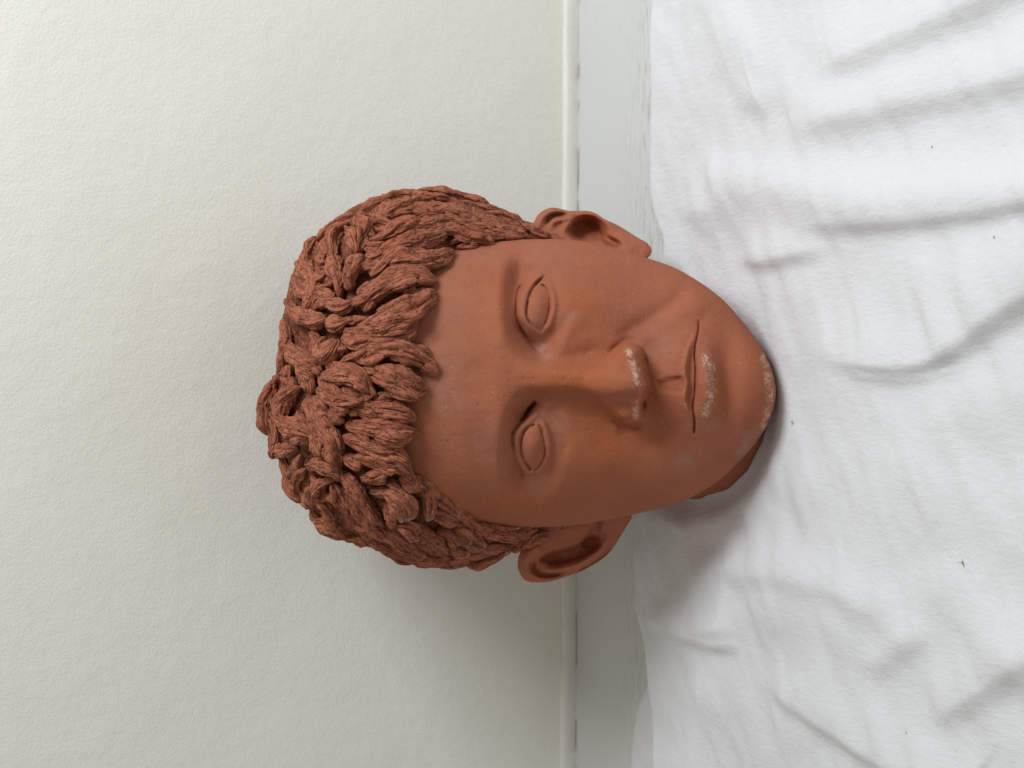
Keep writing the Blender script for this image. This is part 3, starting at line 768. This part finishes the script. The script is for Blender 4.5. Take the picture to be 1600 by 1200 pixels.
def make_hair_mass():
    R = profile_rows(HAIR_TAB, lambda d: 0.55 + 0 * d[:, 0])
    nf, nb = 320, 90
    th = np.r_[np.linspace(0, math.pi, nf, endpoint=False), np.linspace(math.pi, 2 * math.pi, nb, endpoint=False)]
    A0, up, lo, zm, zf, zb = [R[:, c][:, None] for c in range(6)]
    c, s = np.cos(th)[None], np.sin(th)[None]
    z = zm + np.where(s >= 0, zf - zm, zm - zb) * np.sign(s) * np.abs(s) ** (2 / 2.15)
    z = z - 7.0 * np.clip(s, 0, 1)
    xu, _ = from_px(A0, up, zm); xl, _ = from_px(A0, lo, zm)
    A, B = A0 + 0 * z, (up + lo) / 2 - (lo - up) / 2 * np.sign(c) * np.abs(c) ** (2 / 2.15)
    x, u = from_px(A, B, z)
    fx, fy = flow(A, B)
    s_al, s_ac = (A * fx + B * fy) / 3.2, (-A * fy + B * fx) / 3.2
    q = 0.9 * vnoise(s_al / 9, s_ac / 2.6, z / 30, 41) - 1.3 * np.exp(-(vnoise(s_al / 14, s_ac / 3.4, z / 30, 42) / 0.16) ** 2) + 0.5 * vnoise(s_al / 4, s_ac / 1.3, z / 20, 43) + 1.0 * vnoise(A / 40, B / 40, z / 20, 44)
    # sinks under the skin on the face side of the hairline
    front = sstep(-0.05, 0.15, np.broadcast_to(s, A.shape))
    sink = front * sstep(-14, 6, A - hairline(B)) + (1 - front) * 0 * A
    rad = np.stack([x - (xu + xl) / 2, 0 * x, z - zm], -1)
    ln = np.linalg.norm(rad, axis=-1) + 1e-6
    off = (q * sstep(0, 12, ln) - sink * 17.0) / ln
    x, z = x + rad[..., 0] * off, z + rad[..., 2] * off
    zz = np.zeros(A.size)
    return mesh_from_grid('hair', pack(x, u, z), True, HAIR, head_root,
                          {'dust': zz, 'strand': np.stack([s_al, s_ac, z * 0.05], -1).reshape(-1, 3)})
hair = make_hair_mass()
hair['label'] = 'thick swept terracotta hair scored with fine grooves'

lock_count = 0
def make_lock(pts, w_px, h_mm, lift, dust, nt=58, nr=88, blunt=0.2, crack=1.0, tip_lift=0.0, shell=None, wide=1.22):
    global lock_count
    lock_count += 1
    sd = lock_count
    C = catmull(pts, nt)
    A, B = C[:, 0], C[:, 1]
    t = np.linspace(0, 1, nt)
    if shell: crack *= 0.8
    prof = (0.34 + 0.66 * np.sin(np.clip(t / 0.60, 0, 1) * math.pi / 2)) * (1 - 0.22 * sstep(0.62, 1.0, t))
    tip = np.where(t > 1 - blunt, np.sqrt(np.clip(1 - ((t - (1 - blunt)) / blunt) ** 2, 0, 1)), 1)
    root = np.where(t < 0.10, np.sqrt(np.clip(1 - ((0.10 - t) / 0.10) ** 2, 0, 1)), 1)
    prof = prof * tip * root
    zz = hair_z(A, B) + lift * np.sin(np.clip(t * 1.15, 0, 1) * math.pi * 0.62) - 1.2 * (1 - t) - 0.6 * h_mm * (1 - tip) + tip_lift * sstep(0.55, 1.0, t)
    zz = np.maximum(zz, skin_z(A, B) + 0.42 * h_mm * prof)
    x, u = from_px(A, B, zz)
    P = np.stack([x, u, zz], -1)
    if shell: P = shell(A, B / 100)
    T = np.gradient(P, axis=0); T /= np.linalg.norm(T, axis=1)[:, None] + 1e-9
    e = 3.0
    def pt(a, b):
        z = hair_z(a, b); xx, uu = from_px(a, b, z); return np.stack([xx, uu, z], -1)
    N = np.cross(pt(A, B + e) - pt(A, B - e), pt(A + e, B) - pt(A - e, B))
    N /= np.linalg.norm(N, axis=1)[:, None] + 1e-9
    if N[:, 2].mean() < 0: N = -N
    if shell:
        N = np.cross(shell(A, B / 100 + 0.03) - shell(A, B / 100 - 0.03), shell(A + 3, B / 100) - shell(A - 3, B / 100))
        N /= np.linalg.norm(N, axis=1)[:, None] + 1e-9
        if ((P - P.mean(0) * [0, 1, 0] - [0, 0, -85]) * N).sum(1).mean() < 0: N = -N
    for _ in range(6): N[1:-1] = (N[:-2] + 2 * N[1:-1] + N[2:]) / 4
    Bi = np.cross(T, N); Bi /= np.linalg.norm(Bi, axis=1)[:, None] + 1e-9
    N = np.cross(Bi, T)
    wmm = w_px / 3.2 / 2 * wide
    ph = np.linspace(-math.pi / 2, 1.5 * math.pi, nr, endpoint=False)[None]
    W, H = (wmm * prof)[:, None], (h_mm * 0.62 * prof ** 0.8)[:, None]
    cs, sn = np.cos(ph), np.sin(ph)
    cs, sn = np.sign(cs) * np.abs(cs) ** 0.8, np.sign(sn) * np.abs(sn) ** 0.8
    L = np.r_[0, np.cumsum(np.linalg.norm(np.diff(P, axis=0), axis=1))][:, None]
    v = (cs * wmm, sn * h_mm * 0.62)
    n1 = vnoise(v[0] * 0.55 + 13.7 * sd, v[1] * 0.55, L * 0.045, 50)
    n2 = vnoise(v[0] * 1.0 + 7.1 * sd, v[1] * 1.0, L * 0.17, 51)
    gate = sstep(-0.25, 0.25, vnoise(v[0] * 0.5 + 2.9 * sd, v[1] * 0.5, L * 0.25, 55))
    n3 = vnoise(v[0] * 0.30 + 3.3 * sd, v[1] * 0.30, L * 0.13, 52)
    n4 = vnoise(v[0] * 0.9 + 1.3 * sd, v[1] * 0.9, L * 0.6, 53)
    rd = 1 - 2.4 * np.abs(vnoise(v[0] * 0.42 + 5.3 * sd, v[1] * 0.42, L * 0.035, 56))
    dsp = 1.75 * n3 + 0.75 * rd - crack * (2.1 * np.exp(-(n1 / 0.09) ** 2) * (0.35 + 0.65 * gate) + 1.6 * np.exp(-(n2 / 0.10) ** 2) * gate) + 0.22 * n4 + 0.25 * n2
    dsp = dsp * np.clip(prof, 0.15, 1)[:, None] * min(1.0, 0.35 + wmm / 6)
    dz = np.where(sn > 0, H * sn, 0.75 * H * sn)
    wob = (0.5 * vnoise(L * 0.12, 5.5 * sd, 0, 54))[..., None]
    V = P[:, None] + Bi[:, None] * ((W + dsp) * cs)[..., None] + N[:, None] * (dz + dsp * sn)[..., None] + Bi[:, None] * wob
    arc = (ph + math.pi / 2) * (wmm + h_mm * 0.62) / 2 + 0 * L
    strand = np.stack([L + 0 * arc + 31.7 * sd, arc + 11.3 * sd, 0 * arc + sd * 1.7], -1).reshape(-1, 3)
    dst = (dust * sstep(0.62, 0.98, t)[:, None] + 0 * arc).ravel()
    V = pack(V[..., 0], V[..., 1], V[..., 2])
    return mesh_from_grid('hair_lock', V, True, HAIR, hair, {'dust': dst, 'strand': strand}, flip=False)

for i, (pts, w, h, l, d) in enumerate(LOCKS):
    make_lock(pts, w, 0.88 * h if i < 16 else h, l, d, blunt=0.24, wide=1.04 if i < 16 else 1.14)

# the rest of the head of hair follows the same flow
def fill_locks():
    placed = []
    tries = 0
    n = 0
    while n < 190 and tries < 6000:
        tries += 1
        a, b = rng.uniform(425, 850), rng.uniform(292, 892)
        up, lo = np.interp(a, HD[:, 0], HD[:, 1]), np.interp(a, HD[:, 0], HD[:, 2])
        if b < up + 1 or b > lo - 1 or a > hairline(b) - 12: continue
        lit_side = b < 400 and a > 575
        low_side = b > 800 and a > 560
        gap = 10 if lit_side else (13 if low_side else 17)
        if any((a - p) ** 2 + ((b - q) * 1.3) ** 2 < gap ** 2 for p, q in placed): continue
        placed.append((a, b))
        length = rng.uniform(46, 84) if (lit_side or low_side) else rng.uniform(26, 54)
        p = np.array([a, b]); pts = [p.copy()]
        sw = rng.uniform(-0.22, 0.22) if (lit_side or low_side) else rng.uniform(-0.6, 0.6)
        for q in range(4):
            fx, fy = flow(p[0], p[1])
            c, s = math.cos(sw), math.sin(sw)
            p = p + np.array([fx * c - fy * s, fx * s + fy * c]) * length / 4
            u2, l2 = np.interp(p[0], HD[:, 0], HD[:, 1]), np.interp(p[0], HD[:, 0], HD[:, 2])
            p[1] = np.clip(p[1], u2 + 1, l2 - 1)
            if p[0] > hairline(p[1]) - 4 or p[0] > 872 or p[0] < 432: break
            pts.append(p.copy())
        if len(pts) < 3: continue
        w = rng.uniform(8, 14) if lit_side else (rng.uniform(11, 18) if low_side else rng.uniform(11, 25))
        dust = 0.7 * rng.random() if low_side else 0.0
        make_lock(pts, w, rng.uniform(2.6, 4.2) if lit_side else rng.uniform(3.8, 6.0), rng.uniform(-0.5, 2.2), dust, tip_lift=(rng.uniform(0, 1.2) if lit_side else rng.uniform(0, 3.0)), nt=32, nr=40, blunt=0.3, crack=1.15)
        n += 1
fill_locks()

def back_shell(A, th):
    """point on the hair behind the outline seen from the front, th is the angle round the head"""
    up, lo, zm, zb = [np.interp(A, HD[:, 0], HD[:, c]) for c in (1, 2, 3, 5)]
    z = zm + (zm - zb) * np.sin(th)
    mid, half = (up + lo) / 2, (lo - up) / 2
    x, u = from_px(A, mid - half * np.cos(th), zm)
    return np.stack([x * 0.99, u, z], -1)

def back_locks():
    for k in range(36):
        side = k % 2
        i = k // 2
        a = 455 + (i % 6) * 66 + rng.uniform(-10, 10)
        off = 0.22 + 0.30 * (i // 6) + rng.uniform(-0.05, 0.05)
        th0 = -off if side == 0 else math.pi + off
        sgn = -1 if side == 0 else 1
        L = rng.uniform(80, 110)
        pts = [(a + L * q / 3, 100 * (th0 + sgn * rng.uniform(-0.04, 0.04))) for q in range(4)]
        make_lock(pts, rng.uniform(26, 36), rng.uniform(6, 8), 0, 0, nt=32, nr=40, blunt=0.3, shell=back_shell)
back_locks()

# ------------------------------------------------------------------ cloth
EDGE = np.array([(-500, 1024), (-200, 1022), (0, 1020), (250, 1017), (325, 1021), (350, 1030), (374, 1042), (395, 1036), (440, 1026), (520, 1015), (800, 999), (900, 997), (950, 1000), (1000, 1004), (1060, 1017), (1130, 1023), (1200, 1029), (1500, 1045)], float)
# strokes: points, height mm, reach above / below (px), tapers
FOLDS = [
    ([(1206, 192), (1300, 180), (1420, 152), (1520, 130), (1640, 100)], 5.0, 36, 20, 0.25, 0),
    ([(1056, 286), (1140, 284), (1262, 300), (1400, 302), (1562, 289), (1660, 280)], 4.5, 26, 34, 0.15, 0),
    ([(1230, 345), (1337, 346), (1450, 338), (1560, 322), (1660, 305)], 3.5, 34, 10, 0.3, 0),
    ([(1250, 108), (1300, 94), (1400, 55), (1510, 5), (1600, -40)], 5.0, 42, 18, 0.25, 0),
    ([(1100, -40), (1135, 20), (1165, 70), (1190, 130), (1206, 190)], 3.2, 20, 34, 0.1, 0.2),
    ([(1140, 395), (1190, 404), (1240, 396), (1310, 380)], 3.2, 26, 9, 0.3, 0.4),
    ([(1060, 345), (1100, 330), (1150, 330)], 2.0, 18, 20, 0.3, 0.4),
    ([(1250, 520), (1330, 560), (1400, 572), (1460, 560), (1540, 505), (1660, 430)], 5.5, 46, 13, 0.35, 0),
    ([(1340, 420), (1450, 440), (1560, 400), (1660, 360)], 2.5, 40, 40, 0.4, 0),
    ([(1140, 905), (1165, 895), (1225, 890), (1320, 915), (1400, 968), (1470, 1050)], 4.6, 26, 18, 0.15, 0.4),
    ([(1140, 1000), (1180, 960), (1240, 945), (1320, 985), (1400, 1060)], 3.2, 26, 40, 0.3, 0.4),
    ([(1190, 1040), (1240, 1082), (1320, 1140), (1420, 1205), (1500, 1260)], 4.5, 42, 12, 0.25, 0),
    ([(1010, 955), (1060, 980), (1120, 1003), (1176, 1003)], 3.8, 24, 8, 0.25, 0.2),
    ([(1142, 850), (1140, 900), (1138, 950), (1142, 1000)], 2.6, 12, 30, 0.3, 0.15),
    ([(1360, 1060), (1430, 1000), (1480, 980)], 2.4, 18, 14, 0.3, 0.4),
    ([(1440, 1130), (1510, 1092), (1600, 1036), (1680, 1000)], 3.6, 40, 16, 0.3, 0),
    ([(1430, 860), (1490, 930), (1560, 1000), (1640, 1060)], 3.0, 30, 26, 0.3, 0),
    ([(1300, 680), (1400, 740), (1520, 800), (1660, 850)], 2.2, 46, 40, 0.4, 0),
    ([(1200, 780), (1260, 760), (1330, 770)], 1.6, 30, 30, 0.4, 0.4),
    ([(1400, 660), (1500, 640), (1640, 600)], 1.8, 36, 40, 0.4, 0),
    ([(1030, 1130), (1100, 1090), (1180, 1110), (1260, 1200)], 2.4, 40, 40, 0.3, 0.2),
]
SEAMS = [([(1168, 70), (1177, 109), (1190, 150), (1203, 182)], 0.8, 3), ([(1206, 190), (1198, 240), (1190, 296)], 0.9, 3), ([(1050, 150), (1048, 200), (1052, 240)], -0.4, 3), ([(1325, 572), (1390, 580), (1450, 577), (1520, 552)], -1.8, 5), ([(1085, 1010), (1072, 1080), (1068, 1150)], -0.5, 4)]

def cloth_height(X, Y):
    A, B = world_to_px(X, Y, 0.004)
    h = np.zeros(A.shape)
    for pts, hh, w1, w2, ta, tb in FOLDS:
        h += ridge(A, B, pts, 1.35 * hh, w1 * 1.6, w2 * 1.5, max(ta, 0.02), max(tb, 0.02))
    for pts, hh, w in SEAMS:
        d, t, s = poly_dist(A, B, pts, w * 4)
        h += hh * np.exp(-(d / w) ** 2) * taper(t, 0.2, 0.2)
    rot = 0.5
    p, q = X * math.cos(rot) + Y * math.sin(rot), -X * math.sin(rot) + Y * math.cos(rot)
    h += 1.3 * vnoise(X / 0.055, Y / 0.045, 0, 61) + 0.75 * vnoise(p / 0.040, q / 0.014, 0, 62) + 0.32 * vnoise(p / 0.016, q / 0.008, 0, 63) + 0.05 * vnoise(X / 0.005, Y / 0.006, 0, 64)
    h += 0.9 * vnoise(p / 0.028, q / 0.011, 3, 67)
    for sc, am, sd in ((0.095, 0.5, 81), (0.050, 0.2, 82)):
        wx, wy = X + 0.012 * vnoise(X / 0.05, Y / 0.05, 0, sd + 10), Y + 0.012 * vnoise(X / 0.05, Y / 0.05, 5, sd + 20)
        n = vnoise(wx / sc, wy / (sc * 0.8), 0.5, sd)
        h += am * np.exp(-np.abs(n) / 0.13) * sstep(-0.1, 0.5, vnoise(X / 0.06, Y / 0.06, 2, sd + 30))
    h += 1.8
    h += 2.4 * vnoise(X / 0.11, Y / 0.09, 4, 68)
    # pressed flat under the neck, bunched up round it
    foot = np.hypot((X + 0.0115) / 0.053, (Y - 0.054) / 0.076)
    h *= sstep(0.98, 1.32, foot) * 0.96
    h += 2.6 * np.exp(-((foot - 1.20) / 0.13) ** 2) * (0.8 + 0.5 * vnoise(X / 0.03, Y / 0.03, 6, 69))
    h += 3.0 * sstep(1.0, 1.4, foot)
    return h / 1000.0

def make_cloth():
    xs = np.linspace(-0.46, 0.46, 500)
    pe = np.interp(600 - xs / (0.85 / FOCAL), EDGE[:, 0], EDGE[:, 1])
    kw = np.exp(-0.5 * (np.arange(-12, 13) / 4.0) ** 2); kw /= kw.sum()
    pe = np.convolve(np.r_[[pe[0]] * 12, pe, [pe[-1]] * 12], kw, 'valid')
    ker = np.exp(-0.5 * (np.arange(-4, 5) / 2.0) ** 2); ker /= ker.sum()
    _, ye = shelf_from_px(pe, 600 + 0 * pe, 0.006)
    nt = 420
    t = np.linspace(0, 1, nt)
    Y = -0.36 + (ye[:, None] + 0.36) * (1 - (1 - t[None]) ** 1.05)
    X = np.broadcast_to(xs[:, None], Y.shape).copy()
    Z = cloth_height(X, Y)
    dist = ye[:, None] - Y
    r = 0.0030
    roll = np.sqrt(np.clip(1 - np.clip(1 - dist / r, 0, 1) ** 2, 0, 1))
    Ztop = np.where(dist < 0.03, np.maximum(Z, 0.0006) + 0.0036 * (1 - dist / 0.03), Z)
    Z = -0.0030 + (Ztop + 0.0030) * roll
    # the hem turns under
    ext_y = ye[:, None] - np.linspace(0.0003, 0.025, 8)[None]
    ext_z = np.full(ext_y.shape, -0.0031)
    X = np.concatenate([X, np.broadcast_to(xs[:, None], ext_y.shape)], 1)
    Y = np.concatenate([Y, ext_y], 1); Z = np.concatenate([Z, ext_z], 1)
    o = mesh_from_grid('white_cloth', np.stack([X, Y, Z], -1), False, CLOTH, flip=True)
    tag(o, 'rumpled white cotton cloth spread under the clay head', 'cloth')
    # lower layer of the same cloth showing past the folded edge
    for lim, edge in (((1030, 1330), [(1030, 1034), (1045, 1026), (1060, 1016), (1085, 1003), (1115, 993), (1160, 988), (1200, 985), (1330, 978)]),
                      ((335, 470), [(335, 1062), (350, 1054), (365, 1048), (385, 1040), (400, 1035), (420, 1030), (470, 1030)])):
        bb = np.linspace(lim[0], lim[1], 120)
        e = np.array(edge, float)
        pe2 = np.interp(bb, e[:, 0], e[:, 1])
        pe2 = np.convolve(np.r_[[pe2[0]] * 4, pe2, [pe2[-1]] * 4], ker, 'valid')
        ex, ey = shelf_from_px(pe2, bb, -0.001)
        rows = np.linspace(0, 1, 40)
        YY = ey[:, None] - 0.055 * (1 - rows[None])
        XX = ex[:, None] + 0 * YY
        dd = ey[:, None] - YY
        ZZ = -0.0033 + (0.0018 + 0.0004 * vnoise(XX / 0.01, YY / 0.01, 0, 66)) * np.sqrt(np.clip(1 - np.clip(1 - dd / 0.002, 0, 1) ** 2, 0, 1))
        mesh_from_grid('lower_layer', np.stack([XX, YY, ZZ], -1), False, CLOTH, o, flip=False)
    return o
cloth = make_cloth()

# ------------------------------------------------------------------ lint on the cloth
LINT = mat_plain('dark_lint', (0.20, 0.18, 0.17))
def make_lint(px, py, size, label, seed):
    X, Y = shelf_from_px(px, py, 0.003)
    Z = float(cloth_height(np.array([X]), np.array([Y]))[0]) + 0.0003
    r = np.random.default_rng(seed)
    P = catmull(np.c_[r.normal(0, size, 5), r.normal(0, size, 5), np.abs(r.normal(0, size * 0.25, 5))], 24)
    T = np.gradient(P, axis=0); T /= np.linalg.norm(T, axis=1)[:, None] + 1e-9
    N = np.cross(T, np.array([0.3, 0.2, 1.0])); N /= np.linalg.norm(N, axis=1)[:, None] + 1e-9
    Bn = np.cross(T, N)
    ph = np.linspace(0, 2 * math.pi, 7)[:-1]
    rad = 0.00012 * np.sin(np.linspace(0.15, math.pi - 0.15, 24))[:, None, None]
    V = P[:, None] + rad * (N[:, None] * np.cos(ph)[None, :, None] + Bn[:, None] * np.sin(ph)[None, :, None])
    o = mesh_from_grid('lint_fibre', V, True, LINT)
    o.location = (X, Y, Z)
    return tag(o, label, 'lint', 'lint fibres on the cloth')
make_lint(1568, 368, 0.0005, 'dark lint speck nearest the photo edge beyond the head\'s lit ear', 1)
make_lint(1460, 226, 0.0003, 'tiny dark lint speck between two long ridges of cloth on the lit side', 2)
make_lint(1512, 874, 0.0008, 'branching dark lint fibre on the flat cloth on the shaded side of the head', 3)
make_lint(1242, 660, 0.0008, 'thin curved lint fibre on the cloth just in front of the chin', 4)
make_lint(1430, 1140, 0.0004, 'tiny lint speck on the cloth by the long crease on the shaded side', 5)
